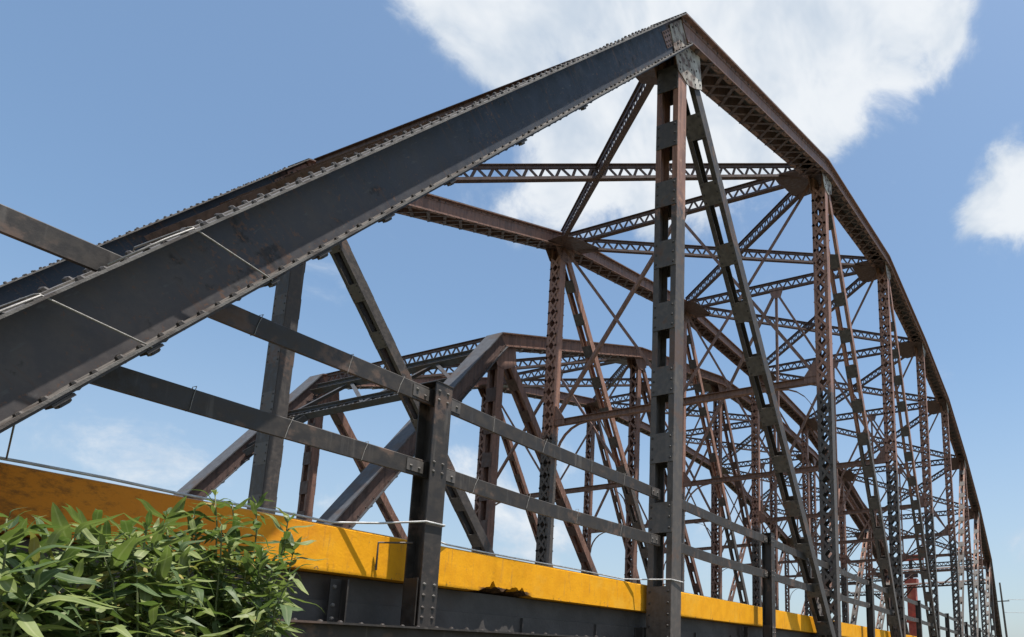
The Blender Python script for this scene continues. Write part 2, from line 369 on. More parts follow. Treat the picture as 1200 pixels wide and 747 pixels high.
RR = random.Random(21)
class Bridge:
    def __init__(s, loc, p, W, h, z0, label, mats, detail):
        s.root = empty('truss_bridge', loc); s.loc = V(loc)
        prop(s.root, label=label, category='bridge', group='parallel steel truss bridges')
        s.p, s.W, s.h, s.z0, s.mats, s.detail = p, W, h, z0, mats, detail
        s.n = len(h) + 1; s.bars = []; s.battens = []; s.riv = MB()
        s.U = [V((0, 0, z0))] + [V((p * (i + 1), 0, z)) for i, z in enumerate(h)] + [V((p * s.n, 0, 0))]
    def chosen(s, items, nm, limit, matfar):
        """pieces that show largest become objects of their own, the rest one joined part"""
        def key(it):
            q = project(it[1] + s.loc)
            if not q or not (-40 < q[0] < 1240 and -40 < q[1] < 787): return 0
            return it[6] * FPX / q[2]
        items.sort(key=key, reverse=True)
        rest = {}
        for i, (par, P, t, w, n, th, L, mat) in enumerate(items):
            if nm == 'lacing_bar': t = (Quaternion(n, RR.gauss(0, .025)) @ t).normalized()
            if i < limit and key(items[i]) > 9:
                o = bpy.data.objects.new(nm, unit_mesh(mat)); COL.objects.link(o); o.parent = par
                sv = n.cross(t).normalized()
                m = Matrix((t * L, sv * w, n * th)).transposed().to_4x4(); m.translation = P
                o.matrix_local = m
            else:
                mb = rest.setdefault(mat.name, (MB(), mat))[0]
                sv = n.cross(t).normalized(); mb.box(P - t * L / 2, P + t * L / 2, sv, n, -w / 2, w / 2, -th / 2, th / 2)
        for mb, mat in rest.values():
            o = mb.build('lacing' if nm == 'lacing_bar' else 'batten_plates', mat, s.root); o['kind'] = 'stuff'
    # -- members
    def rivets_line(s, A, B, n, sp, off=.06, r=.018):
        L = (B - A).length; k = max(1, int((L - 2 * off) / sp)); t = (B - A).normalized()
        for i in range(k + 1):
            if RR.random() < .03: continue
            q = r * RR.uniform(.82, 1.14)
            s.riv.dome(A + t * (off + i * (L - 2 * off) / k + RR.uniform(-.012, .012)), n, q, q * RR.uniform(.6, .95))
    def box_chord(s, name, A, B, y, pa, pb, mat, cover, sp, lipmat=None, under=True, uprow=True, wo=.212, leg=True, rr=.018):
        A = A + YV * y; B = B + YV * y; t = (B - A).normalized(); n = t.cross(YV)
        pa = (pa[0] + YV * y, pa[1]); pb = (pb[0] + YV * y, pb[1])
        mb = MB()
        for g in (-1, 1):
            a, c = sorted(((wo - .012) * g, wo * g)); mb.box(A, B, YV, n, a, c, -.198, .198, pa, pb)
            for q in ((-1, 1) if leg else ()):
                e, f = sorted((q * .115, q * .184)); a2, c2 = sorted((.2125 * g, .224 * g)); mb.box(A, B, YV, n, a2, c2, e, f, pa, pb)
        o = mb.build(name, mat, s.root)
        lp = MB()
        for g in (-1, 1):
            for q in (-1, 1):
                a, c = sorted(((wo - .013) * g, .305 * g)); e, f = sorted((q * .1985, q * .1845)); lp.box(A, B, YV, n, a, c, e, f, pa, pb)
        lo = lp.build('flange', lipmat or mat, o)
        if cover:
            cv = MB(); cv.box(A, B, YV, n, -.305, .305, .1995, .214, pa, pb); cv.build('cover_plate', s.mats['cover'], o)
        L = (B - A).length
        if sp:
            for g in (-1, 1):
                if uprow: s.rivets_line(A + YV * .268 * g + n * .199, B + YV * .268 * g + n * .199, n, sp, r=rr)
                s.rivets_line(A + YV * .268 * g - n * .184, B + YV * .268 * g - n * .184, n, sp, r=rr)
                s.rivets_line(A + YV * .268 * g - n * .199, B + YV * .268 * g - n * .199, -n, sp, r=rr)
                for q in ((-1, 1) if leg else ()): s.rivets_line(A + YV * .2245 * g + n * .148 * q, B + YV * .2245 * g + n * .148 * q, YV * g, sp)
        if under == 2:
            bp = MB(); bp.box(A, B, YV, n, -.29, .29, -.212, -.199, pa, pb); bp.build('bottom_plate', mat, o)
        elif under:
            k = int(L / .52)
            for i in range(k):
                a0 = .25 + i * (L - .5) / k; a1 = .25 + (i + 1) * (L - .5) / k
                for z in (0, 1):
                    g = 1 if (i % 2) ^ z else -1
                    P0 = A + t * a0 + YV * .25 * g - n * (.206 + .011 * z); P1 = A + t * a1 - YV * .25 * g - n * (.206 + .011 * z)
                    s.bars.append((o, (P0 + P1) / 2, (P1 - P0).normalized(), .07, n, .01, (P1 - P0).length + .08, M['brace']))
        return o, t, n
    def channels(s, name, A, B, so, dn, fl, mat):
        t = (B - A).normalized(); n = t.cross(YV).normalized(); mb = MB()
        for g in (-1, 1):
            a, c = sorted(((so - .012) * g, so * g)); mb.box(A, B, YV, n, a, c, -dn, dn)
            a, c = sorted(((so - .0125) * g, (so - fl) * g))
            mb.box(A, B, YV, n, a, c, dn - .012, dn); mb.box(A, B, YV, n, a, c, -dn, -dn + .012)
        return mb.build(name, mat, s.root), t, n
    def battened(s, name, A, B, y, so, dn, fl, mat, start, step, ht, rivets=True):
        A = A + YV * y; B = B + YV * y
        o, t, n = s.channels(name, A, B, so, dn, fl, mat); L = (B - A).length; x = start
        while x < L - .6:
            for g in (-1, 1):
                P = A + t * x + n * (dn + .0065) * g
                s.battens.append((o, P, t, 2 * so - .012, n, .011, ht, s.mats.get('batten', mat)))
                if rivets:
                    for a in (-1, 1):
                        for b in (-1, 0, 1): s.riv.dome(P + YV * (so - .045) * a + t * b * ht * .36 + n * .0055 * g, n * g, .019, .013)
            x += step
        return o
    def laced(s, name, A, B, y, so, dn, fl, mat, pitch):
        A = A + YV * y; B = B + YV * y
        o, t, n = s.channels(name, A, B, so, dn, fl, mat); L = (B - A).length; k = int((L - 1.3) / pitch)
        for g in (-1, 1):
            for i in range(k):
                a0 = .75 + i * pitch; z = 1 if i % 2 else -1
                P0 = A + t * a0 + YV * (so - .04) * z + n * (dn + .006) * g; P1 = A + t * (a0 + pitch) - YV * (so - .04) * z + n * (dn + .006) * g
                s.bars.append((o, (P0 + P1) / 2, (P1 - P0).normalized(), .075, n, .010, (P1 - P0).length + .07, mat))
                if s.detail:   # double lacing: the crossing bar lies on the outside of the first
                    Q0 = P0 - YV * 2 * (so - .04) * z + n * .011 * g; Q1 = P1 + YV * 2 * (so - .04) * z + n * .011 * g
                    s.bars.append((o, (Q0 + Q1) / 2, (Q1 - Q0).normalized(), .062, n, .010, (Q1 - Q0).length + .07, mat))
        return o
    def lattice(s, name, A, B, depth, w, mat, pitch=.36, cut=.35, nv=None):
        t = (B - A).normalized(); A = A + t * cut; B = B - t * cut
        sv = (nv if nv else ZV.cross(t)).normalized(); n = t.cross(sv).normalized(); d = depth / 2; mb = MB()
        for q in (-1, 1):
            e, f = sorted((q * d, q * (d - .014))); mb.box(A, B, sv, n, -w / 2, w / 2, e, f)
            e, f = sorted((q * (d - .0145), q * (d - .095)))
            mb.box(A, B, sv, n, .008, .020, e, f); mb.box(A, B, sv, n, -.020, -.008, e, f)
        o = mb.build(name, mat, s.root); L = (B - A).length; k = max(2, int(round(L / pitch * 2)) ); st = L / k
        for i in range(k):
            z = 1 if i % 2 else -1
            P0 = A + t * (i * st) + n * (d - .05) * z; P1 = A + t * ((i + 1) * st) - n * (d - .05) * z
            s.bars.append((o, (P0 + P1) / 2, (P1 - P0).normalized(), .062, sv, .012, (P1 - P0).length + .03, mat))
        return o
    def angle_bar(s, name, A, B, size, mat, side=XV):
        t = (B - A).normalized(); sv = (side - t * side.dot(t)).normalized(); n = t.cross(sv); mb = MB(); h = size / 2
        mb.box(A, B, sv, n, -h, h, -.006, .006); mb.box(A, B, sv, n, -h, -h + .012, .0065, size * .8)
        return mb.build(name, mat, s.root)
    def hullplate(s, name, node, arms, y0, y1, mat, half=.15, rivets=None):
        pts = []
        for d, L in arms:
            pr = V((-d.z, 0, d.x))
            for g in (-1, 1):
                for q in (0, L): e = d * q + pr * half * g; pts.append((node.x + e.x, node.z + e.z))
        hp = hull2(pts); mb = MB(); mb.plate([V((a, y0, b)) for a, b in hp], YV * (y1 - y0))
        o = mb.build(name, mat, s.root)
        if rivets:
            yy = y0 if rivets < 0 else y1
            for d, L in arms:
                pr = V((-d.z, 0, d.x))
                for k in range(int(L / .13)):
                    for g in (-1, 1): s.riv.dome(V((node.x, yy, node.z)) + d * (.28 + .13 * k) * min(1, (L - .06) / (.28 + .13 * k + 1e-6)) + pr * half * .68 * g, YV * rivets, .018, .013)
        return o
    # -- whole trusses
    def truss(s, y, near):
        U, p, n = s.U, s.p, s.n; mats = s.mats
        L = [V((p * i, 0, 0)) for i in range(n + 1)]
        for i in range(n):
            def plane(k):
                if k == 0 or k == n: return (U[k], (U[1] - U[0]).normalized() if k == 0 else (U[n] - U[n - 1]).normalized())
                a = (U[k] - U[k - 1]).normalized() + (U[k + 1] - U[k]).normalized(); return (U[k], a.normalized())
            end = i in (0, n - 1)
            sp = (.135 if i == 0 else .2 if i < 4 else .3) if s.detail else (.3 if i < 3 else 0)
            sh = (U[i + 1] - U[i]).normalized() * .0008
            pa, pb = plane(i), plane(i + 1); pa = (pa[0] + sh, pa[1]); pb = (pb[0] - sh, pb[1])
            if end: s.box_chord('end_post', U[i], U[i + 1], y, pa, pb, mats['end_post'], s.cover_ends or i, sp, mats['lip'], 2 if s.detail and i == 0 else True, True, *((.177, False, .025) if s.detail else (.212, True, .018)))
            else: s.box_chord('top_chord', U[i], U[i + 1], y, pa, pb, mats['chord'], True, sp, None, True, False)
        if s.detail:
            t = (U[1] - U[0]).normalized(); q = t.cross(YV); E = U[1] - t * .12 + YV * y
            for g in (-1, 1):
                mb = MB(); a, c = sorted((.1775 * g, .187 * g)); mb.box(E - t * .75, E, YV, q, a, c, -.108, .108); mb.build('splice_plate', mats['chord'], s.root)
                for k in range(8):
                    for z in (-.08, -.03, .03, .08): s.riv.dome(E - t * (.05 + .093 * k) + q * z + YV * .187 * g, YV * g, .017, .013)
        mb = MB()
        for g in (-1, 1):
            a, c = sorted((.200 * g, .212 * g)); mb.box(L[0], L[n], YV, ZV, y + a, y + c, -.2, .175)
            a, c = sorted((.2 * g, .287 * g)); mb.box(L[0], L[n], YV, ZV, y + a, y + c, .1755, .19); mb.box(L[0], L[n], YV, ZV, y + a, y + c, -.215, -.2005)
        s_low = mb.build('bottom_chord', mats['low'], s.root)
        if s.detail and y == 0:
            s.rivets_line(V((2, y - .255, .19)), V((p, y - .255, .19)), ZV, .16)
        mid = n / 2
        for i in range(1, n):
            up = U[i]; lo = L[i]
            if i in (1, n - 1):
                s.battened('vertical', lo - ZV * .1, up + ZV * .1, y, .185, .125, .088, mats['hanger'] if y > 0 and s.detail else mats['web'], 1.95, .98, .42, s.detail)
                mb = MB()
                for g in (-1, 1):
                    e, f = sorted((.1255 * g, .1365 * g)); mb.box(lo + YV * y - ZV * .1, lo + YV * y + ZV * .92, YV, XV, -.183, .183, e, f)
                    if s.detail:
                        for a in (-1, 1):
                            for k in range(6): s.riv.dome(lo + YV * (y + .14 * a) + ZV * (.1 + .15 * k) + XV * .1365 * g, XV * g, .019, .013)
                mb.build('base_plate', mats['web'], s.root)
                if y > 0 and s.detail and i == 1:
                    mb = MB(); mb.box(lo + YV * y + ZV * .93, up + YV * y - ZV * .5, YV, XV, -.18, .18, -.1355, -.1255); mb.build('cover_plate', mats['hanger'], s.root)
            else:
                s.laced('vertical', lo - ZV * .1, up + ZV * .1, y, .185, .125, .085, mats['web'], .36 if s.detail else .30)
            # diagonal falls towards midspan
            if i < mid - .6: a, b = up, L[i + 1]
            elif i > mid + .6: a, b = up, L[i - 1]
            else: a = b = None
            d = None
            if a is not None:
                d = (b - a).normalized()
                s.battened('diagonal', a + d * .15, b - d * .1, y, .171, .10 if i > 1 else .115, .085, mats['hanger'] if i == 1 and s.detail else mats['web'], 1.15, 1.0, .36, s.detail and i < 4)
            arms = [((U[i - 1] - up).normalized(), .5), ((U[i + 1] - up).normalized(), .5), (-ZV, .66 if i > 1 else .85)]
            if d is not None: arms.append((d, .62 if i > 1 else .8))
            for g in (-1, 1):
                m = mats['gusset_pale'] if (g < 0 and y == 0 and s.detail) else mats['chord']
                if i in (1, 2, 3) or not (g < 0 and y == 0): pass
                a, c = sorted((y + .1865 * g, y + .1985 * g))
                s.hullplate('gusset_plate', up, arms, a, c, m, .15, (g if (s.detail and i < 5) else None))
            if a is not None or True:
                s.hullplate('gusset_plate', lo, [(XV, .5), (-XV, .5), (ZV, .18)], y - .1985, y - .1865, mats['low'], .15, None)
                s.hullplate('gusset_plate', lo, [(XV, .5), (-XV, .5), (ZV, .18)], y + .1865, y + .1985, mats['low'], .15, None)
        # counter diagonals in the middle panels
    def top_bracing(s):
        U, W, n = s.U, s.W, s.n; m = s.mats['brace']
        zs = s.zsway
        for i in range(1, n):
            a = U[i].copy(); b = U[i] + YV * W
            s.lattice('top_strut', a, b, .40, .13, m)
            for y, g in ((0, 1), (W, -1)):
                pts = []
                dirs = [(YV * g, .85)]
                for k in (i - 1, i + 1):
                    if 1 <= k <= n - 1:
                        d = V((U[k].x - U[i].x, W * g, 0)).normalized(); dirs.append((d, 1.15)); dirs.append((V((U[k].x - U[i].x, 0, 0)).normalized(), .7))
                for d, L in dirs:
                    pr = V((-d.y, d.x, 0))
                    for q in (-1, 1):
                        for e in (.0, L): z = d * e + pr * .17 * q; pts.append((z.x, z.y))
                hp = hull2(pts); mb = MB(); base = U[i] + YV * (y + .02 * g)
                sl = (U[min(i + 1, n - 1)].z - U[max(i - 1, 1)].z) / (U[min(i + 1, n - 1)].x - U[max(i - 1, 1)].x + 1e-6)
                mb.plate([base + V((px, py, px * sl - .232)) for px, py in hp], ZV * .012)
                mb.build('lateral_gusset', M['brace'], s.root)
            if i < n - 1:
                s.lattice('lateral_brace', U[i] + ZV * .004, U[i + 1] + YV * W + ZV * .004, .38, .12, m, cut=.55)
                s.lattice('lateral_brace', U[i] + YV * W - ZV * .004, U[i + 1] - ZV * .004, .38, .12, m, cut=.55)
            if 1 < i < n - 1 and U[i].z > zs + 2:
                x = U[i].x; zt = U[i].z - .2
                A, B, C, D = V((x, .1, zs)), V((x, W - .1, zs)), V((x, W / 2, zs)), V((x, W / 2, zt))
                mb = MB()
                mb.box(A, B, XV, ZV, -.075, .075, .075, .087); mb.box(A, B, XV, ZV, -.075, .075, -.087, -.075); mb.box(A, B, XV, ZV, -.006, .006, -.0748, .0748)
                mb.build('sway_strut', s.mats['sway'], s.root)
                for P, Q in ((A, D), (B, D), (V((x, .15, zt)), C), (V((x, W - .15, zt)), C)):
                    d = (Q - P).normalized(); k = .02 if Q is D else -.03
                    s.angle_bar('sway_brace', P + d * .1 + XV * k, Q - d * .05 + XV * k, .10, s.mats['sway'])
                s.angle_bar('sway_hanger', C + XV * .05, D + XV * .05, .10, s.mats['sway'])
                for P, w, h0, h1 in ((C, .28, -.1, .28), (D, .32, -.32, .12)):
                    mb = MB(); mb.plate([P + V((-.045, -w, h0 if P is C else h1)), P + V((-.045, w, h0 if P is C else h1)), P + V((-.045, w * .55, h1 if P is C else h0)), P + V((-.045, -w * .55, h1 if P is C else h0))], XV * .012)
                    mb.build('gusset_plate', s.mats['sway'], s.root)
                for P, g in ((A, 1), (B, -1)):
                    mb = MB(); e = V((-.06, 0, 0)); mb.plate([P + e + V((0, 0, -.1)), P + e + YV * .45 * g - ZV * .1, P + e + YV * .42 * g + ZV * .12, P + e + YV * .14 * g + ZV * .5, P + e + ZV * .5], XV * .012)
                    mb.build('gusset_plate', s.mats['sway'], s.root)
                    mb = MB(); q = MB()  # curved knee under the strut
                    pts = [P + YV * g * (1.0 * (1 - math.cos(a))) - ZV * (1.0 * (1 - math.sin(a))) for a in [math.pi / 2 * k / 6 for k in range(7)]]
                    pts = [V((P.x, P.y + g * (.15 + 1.0 * (1 - math.cos(a))), P.z - .1 - 1.0 * (1 - math.sin(a)))) for a in [math.pi / 2 * k / 6 for k in range(7)]]
                    for k in range(6):
                        t = (pts[k + 1] - pts[k]).normalized(); nn = t.cross(XV)
                        q.box(pts[k], pts[k + 1], XV, nn, -.05, .05, -.008, .008)
                    q.build('knee_brace', s.mats['sway'], s.root)
        # portal frames in the plane of the end posts
        for i0, i1 in ((0, 1), (n, n - 1)):
            t = (U[i0] - U[i1]).normalized(); nn = (t.cross(YV)).normalized(); m2 = s.mats['portal']
            P = U[i1] + t * .55; Q = U[i1] + t * 2.1
            s.lattice('portal_strut', Q + YV * .15, Q + YV * (W - .15), .40, .2, m2, cut=.15, nv=nn)
            s.lattice('portal_strut', P + YV * .15, P + YV * (W - .15), .34, .2, m2, cut=.15, nv=nn)
            k = 4
            for j in range(k):
                a, b = (P, Q) if j % 2 else (Q, P)
                s.angle_bar('portal_brace', a + YV * (.2 + (W - .4) * j / k) + nn * .03, b + YV * (.2 + (W - .4) * (j + 1) / k) + nn * .03, .12, m2, nn)
            for y, g in ((0, 1), (W, -1)):
                s.lattice('portal_knee', Q + YV * (y + g * 1.5) + t * .15, Q + YV * (y + g * .2) + t * 1.7, .3, .18, m2, cut=.05, nv=nn)
    def deck(s):
        U, W, n, p = s.U, s.W, s.n, s.p
        mb = MB(); mb.box(V((-.5, 0, 0)), V((p * n + .5, 0, 0)), YV, ZV, .37, W - .37, .402, .598); mb.build('deck_slab', M['fascia'], s.root)
        for i in range(0, n + 1):
            x = p * i; mb = MB(); A, B = V((x, .22, -.2)), V((x, W - .22, -.2))
            mb.box(A, B, XV, ZV, -.15, .15, .38, .398 + .19); mb.box(A, B, XV, ZV, -.012, .012, -.5, .379); mb.box(A, B, XV, ZV, -.15, .15, -.52, -.501)
            mb.build('floor_beam', s.mats['low'], s.root)
        for k in range(5):
            y = 1.2 + (W - 2.4) * k / 4; mb = MB(); A, B = V((0, y, 0)), V((p * n, y, 0))
            mb.box(A, B, YV, ZV, -.09, .09, .38, .399); mb.box(A, B, YV, ZV, -.008, .008, -.12, .379); mb.box(A, B, YV, ZV, -.09, .09, -.14, -.1205)
            mb.build('stringer', s.mats['low'], s.root)
        for y, g in ((.36, 1), (W - .36, -1)):
            mb = MB(); A, B = V((-.4, y, 0)), V((p * n + .4, y, 0))
            mb.box(A, B, YV, ZV, -.008, .008, -.25, .399)
            mb.box(A, B, YV, ZV, -.10 if g > 0 else .009, -.009 if g > 0 else .1, -.25, -.235)
            o = mb.build('fascia_girder', M['fascia'], s.root)
            if s.detail and g > 0:
                x = 1.5
                while x < 40:
                    st = MB(); st.box(V((x, y - .008, -.23)), V((x, y - .008, .39)), XV, YV, -.005, .005, -.03, 0); st.build('stiffener', M['fascia'], o); x += 1.27
    def finish(s):
        s.chosen(s.bars, 'lacing_bar', 300, None); s.chosen(s.battens, 'batten_plate', 300, None)
        o = s.riv.build('rivets', M['rivet'], s.root); o['kind'] = 'stuff'

near = Bridge((0, 0, 0), 7.6, 8.373, [9.636, 12.745, 14.426, 14.646, 14.476, 13.195, 11.31, 8.449], 0.0,
              'dark riveted truss bridge in front, with the yellow kerb and big sloping end post',
              dict(end_post=M['end_post'], lip=M['lip'], chord=M['chord'], web=M['truss'], low=M['black'], brace=M['brace'], cover=M['cover'], portal=M['brace'], gusset_pale=M['pale_gusset'], batten=M['dark'], hanger=M['hanger']), True)
near.mats['sway'] = M['chord']; near.zsway = 6.9; near.cover_ends = 0
near.truss(0, True); near.truss(near.W, False); near.top_bracing(); near.deck(); near.finish()
twin = Bridge((7.17, 9.84, 0), 7.31, 7.5, [9.45, 12.22, 13.9, 14.3, 14.2, 13.0, 11.2, 8.5], -1.1,
              'rusty brown truss bridge standing behind, seen through the nearer bridge',
              dict(end_post=M['brace'], lip=M['twin_cover'], chord=M['chord'], web=M['twin'], low=M['black'], brace=M['brace'], cover=M['twin_cover'], portal=M['twin_cover'], gusset_pale=M['twin'], batten=M['brace']), False)
twin.mats['sway'] = M['chord']; twin.zsway = 6.9; twin.cover_ends = 1
twin.truss(0, False); twin.truss(twin.W, False); twin.top_bracing(); twin.deck(); twin.finish()

# ------------------------------------------------------------------ kerb and railing of the near bridge
def kerb():
    xs = [-4 + .5 * i for i in range(17)] ; xs = [x for x in xs if x < 4.5] + [4.5 + .025 * i for i in range(37)]
    x = 5.5
    while x < 69: xs.append(x); x += .6
    mb = MB(); prof0 = [(.25, .605), (.25, .948), (.268, .966), (.56, .966), (.56, .605)]
    for x in xs:
        d = 0
        if 4.62 < x < 5.34:
            u = (x - 4.62) / .72
            d = max(0, (.075 * math.exp(-((u - .22) / .15) ** 2) + .085 * math.exp(-((u - .68) / .2) ** 2)) * (1 + .9 * pnoise(V((x * 17, 0, 0)))))
        w = .004 * pnoise(V((x * .9, 3, 0)))
        b = .605 + d
        pr = [(.25 + w + d * .1, b), (.25 + w, .948), (.268 + w, .966 + w), (.56, .966 + w), (.56, .605), (.25 + w + .10 * (d > .004) + d * .8 + .02, .605 + d * .35)]
        mb.v += [(x, a, c) for a, c in pr]; mb.uv += [(0, 0)] * 6
    for i in range(len(xs) - 1):
        for j in range(6):
            a, b = i * 6 + j, i * 6 + (j + 1) % 6; mb.f.append((a, b, b + 6, a + 6))
    mb.f.append(tuple(range(6))[::-1]); mb.f.append(tuple((len(xs) - 1) * 6 + j for j in range(6)))
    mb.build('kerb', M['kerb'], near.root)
    mb = MB(); W = near.W
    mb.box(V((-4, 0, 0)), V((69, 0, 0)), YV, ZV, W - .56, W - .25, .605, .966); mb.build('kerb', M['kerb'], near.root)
kerb()
def rails(y, detail):
    posts = [-3.8] + [3.72 + 7.6 * k for k in range(9)]
    stops = sorted(posts + [7.6 * k for k in range(1, 9)])
    stops = stops[:1] + stops[1:]
    for x in posts:
        mb = MB(); A, B = V((x, y, .20)), V((x, y, 2.285)); top = 1
        mb.box(A, B, XV, YV, -.085, .085, -.095, -.083); mb.box(A, B, XV, YV, -.085, .085, .083, .095); mb.box(A, B, XV, YV, -.006, .006, -.0825, .0825)
        mb.box(A - ZV * .0, A + ZV * .012, XV, YV, -.13, .13, -.14, .14)
        mb.box(B, B + ZV * .008, XV, YV, -.09, .09, -.1, .1)
        for g in (-1, 1):   # clip angles at the foot
            e, f = sorted((.0865 * g, .0985 * g)); mb.box(A + ZV * .0125, A + ZV * .40, YV, XV, -.07, .07, e, f)
        o = mb.build('rail_post', M['black'], near.root)
        if detail:
            for z in (1.50, 1.58, 2.13, 2.21):
                for k in (-.05, .04): near_riv.dome(V((x + k, y - .095, z)), -YV, .014, .012)
                near_riv.dome(V((x - .0065, y - .045, z)), -XV, .016, .014)
            for z in (.28, .36, .46, .55):
                for k in (-.05, .05): near_riv.dome(V((x + k, y - .095, z)), -YV, .016, .013)
    for z0 in (2.09, 1.452):
        for i in range(len(stops) - 1):
            a, b = stops[i], stops[i + 1]
            ra = .012 if a in posts else .14; rb = .012 if b in posts else .14
            a, b = a + ra, b - rb; n = 10; mb = MB(); k0 = random.uniform(0, 9)
            P = []
            for j in range(n + 1):
                u = j / n; x = a + (b - a) * u
                P.append(V((x, y + .012 * pnoise(V((x * .5, z0, k0))), z0 - .022 * math.sin(math.pi * u) * (1 if z0 < 2 else .6) + .008 * pnoise(V((x * .7, z0, 5))))))
            sec = [(-.015, 0), (.016, 0), (.016, .010), (-.006, .010), (-.006, .135), (.016, .135), (.016, .145), (-.008, .145), (-.015, .138)]
            for q in P:
                mb.v += [(q.x, q.y + s0, q.z + s1) for s0, s1 in sec]; mb.uv += [(0, 0)] * 9
            for j in range(n):
                for e in range(9): f = (e + 1) % 9; mb.f.append((j * 9 + e, j * 9 + f, j * 9 + 9 + f, j * 9 + 9 + e))
            mb.f.append(tuple(range(9))[::-1]); mb.f.append(tuple(n * 9 + e for e in range(9)))
            mb.build('guard_rail', M['black'], near.root)
near_riv = MB()
rails(0.0, True); rails(near.W, False)
# bolted rail bracket on the end post, rod bracket on the kerb, cleats on the girder
mb = MB(); mb.tube([V((3.47, .215, .66)), V((3.47, .215, .885)), V((3.66, .06, .90))], .009); mb.build('rod_bracket', M['truss'], near.root)
for x in (3.2, 10.8):
    mb = MB(); mb.box(V((x, .30, .2)), V((x, .30, .56)), XV, YV, -.05, .05, -.02, -.008); mb.box(V((x + .043, .30, .2)), V((x + .043, .30, .56)), XV, YV, -.006, .006, -.09, -.021)
    mb.build('cleat', M['black'], near.root)
    for z in (.26, .36, .5): near_riv.dome(V((x - .015, .28, z)), -YV, .018, .014)
te = (near.U[1] - near.U[0]).normalized(); ne = te.cross(YV)
for a in (1.72, 2.26, 3.18, 3.66, 4.4, 5.3, 6.6, 8.1):
    mb = MB(); P = te * a - ne * .2125; w = RR.uniform(.035, .065)
    mb.box(P - te * w, P + te * w, YV, ne, -.295, -.22, -.016, -.001); mb.box(P - te * w * .5, P + te * w * .3, YV, ne, -.28, -.23, -.032, -.0165)
    mb.build('lug', M['rivet'], near.root)
    for k in (-.5, .5): near_riv.dome(P + te * w * k - YV * .26 - ne * .016, -ne, .017, .018)
for x in (3.72, 11.32, 18.92):
    for z in (2.09, 1.452):
        for g in (-1, 1):
            mb = MB(); mb.box(V((x + .09 * g, 0, z + .0725)), V((x + .25 * g, 0, z + .0725)), YV, ZV, -.024, -.016, -.05, .05); mb.build('rail_clip', M['dark'], near.root)
            for k in (.13, .21): near_riv.dome(V((x + k * g, -.024, z + .0725 + RR.uniform(-.02, .02))), -YV, .014, .012)
for x in (7.3, 7.9):
    for z in (2.09, 1.452):
        mb = MB(); mb.box(V((x - .09, 0, z + .0725)), V((x + .09, 0, z + .0725)), YV, ZV, -.024, -.016, -.05, .05); mb.build('rail_clip', M['dark'], near.root)
        for k in (-.05, .05): near_riv.dome(V((x + k, -.024, z + .0725)), -YV, .014, .012)
for z, xs in ((2.09, (2.28, 2.86, 3.3, 4.35, 5.1, 5.9, 6.6)), (1.452, (1.95, 2.5, 3.05, 4.2, 4.9, 5.7, 6.5))):
    for x in xs:   # wire bindings round the rails
        x += RR.uniform(-.05, .05); mb = MB(); w = RR.uniform(.0, .04)
        mb.tube([V((x + w, -.018, z + .15)), V((x, -.021, z + .07)), V((x - w * .6, -.02, z - .012)), V((x - w * .6, .02, z - .014)), V((x + w, .02, z + .152)), V((x + w, -.018, z + .15))], .0024, 5)
        mb.build('rail_binding', M['wire'], near.root)
o = near_riv.build('bolts', M['lip'], near.root); o['kind'] = 'stuff'

# ------------------------------------------------------------------ small things tied to the bridge
def tie(label, A, B):
    t = (near.U[1] - near.U[0]).normalized(); n = t.cross(YV)
    C = B + YV * .58; D = A + YV * .58; mb = MB(); r = .006
    A2, B2 = A - YV * .006, B - YV * .006
    pts = [A2 - t * .55 + n * .004 + YV * .02, A2 - t * .2 + n * .008, A2]
    for k in range(1, 9): u = k / 9; pts.append(A2.lerp(B2, u) + YV * .0)
    pts += [B2, B - n * .02 + YV * .05, C - n * .02 - YV * .05, C + YV * .008]
    pts += [D + YV * .008, D + n * .012 - YV * .03, A + n * .012 + YV * .03, A2 + n * .006]
    mb.tube(pts, r, 6); o = mb.build('wire_tie', M['wire'], None, True); prop(o, label=label, category='wire', group='wires tied round the sloping end post'); return o
t1 = (near.U[1] - near.U[0]).normalized(); n1 = t1.cross(YV)
def onpost(a, q): return t1 * a + n1 * q - YV * .289
tie('pale wire tied round the sloping end post, the upper of the two', onpost(2.945, .205), onpost(3.165, -.205))
tie('pale wire tied round the sloping end post, the lower one near the picture edge', onpost(2.01, .205), onpost(2.25, -.205))
mb = MB()
pts = [V((x, .262, .985 + .006 * math.sin(x * 5))) for x in [-3.9 + .35 * k for k in range(21)]]
pts += [V((3.42, .15, 1.03)), V((3.58, -.02, 1.055)), V((3.625, -.108, 1.06)), V((3.815, -.108, 1.06)), V((3.83, .02, 1.045)), V((3.95, .2, 1.0))]
pts += [V((4.2 + .4 * k, .255, .985 - .004 * math.sin(k))) for k in range(8)] + [V((7.25, .2, 1.0)), V((7.44, .02, 1.01)), V((7.455, -.19, 1.0)), V((7.74, -.21, .99)), V((7.76, .1, .985)), V((8.0, .24, .98))]
mb.tube(pts, .009, 6)
prop(mb.build('cable', M['cable'], None, True), label='thin pale cable lying along the kerb top and looped round the rail post', category='cable')
mb = MB(); mb.tube([onpost(1.48, -.21), V((1.275, .25, .985))], .004, 5)
prop(mb.build('hanging_wire', M['wire'], None, True), label='fine loose wire hanging from the end post down to the kerb', category='wire')

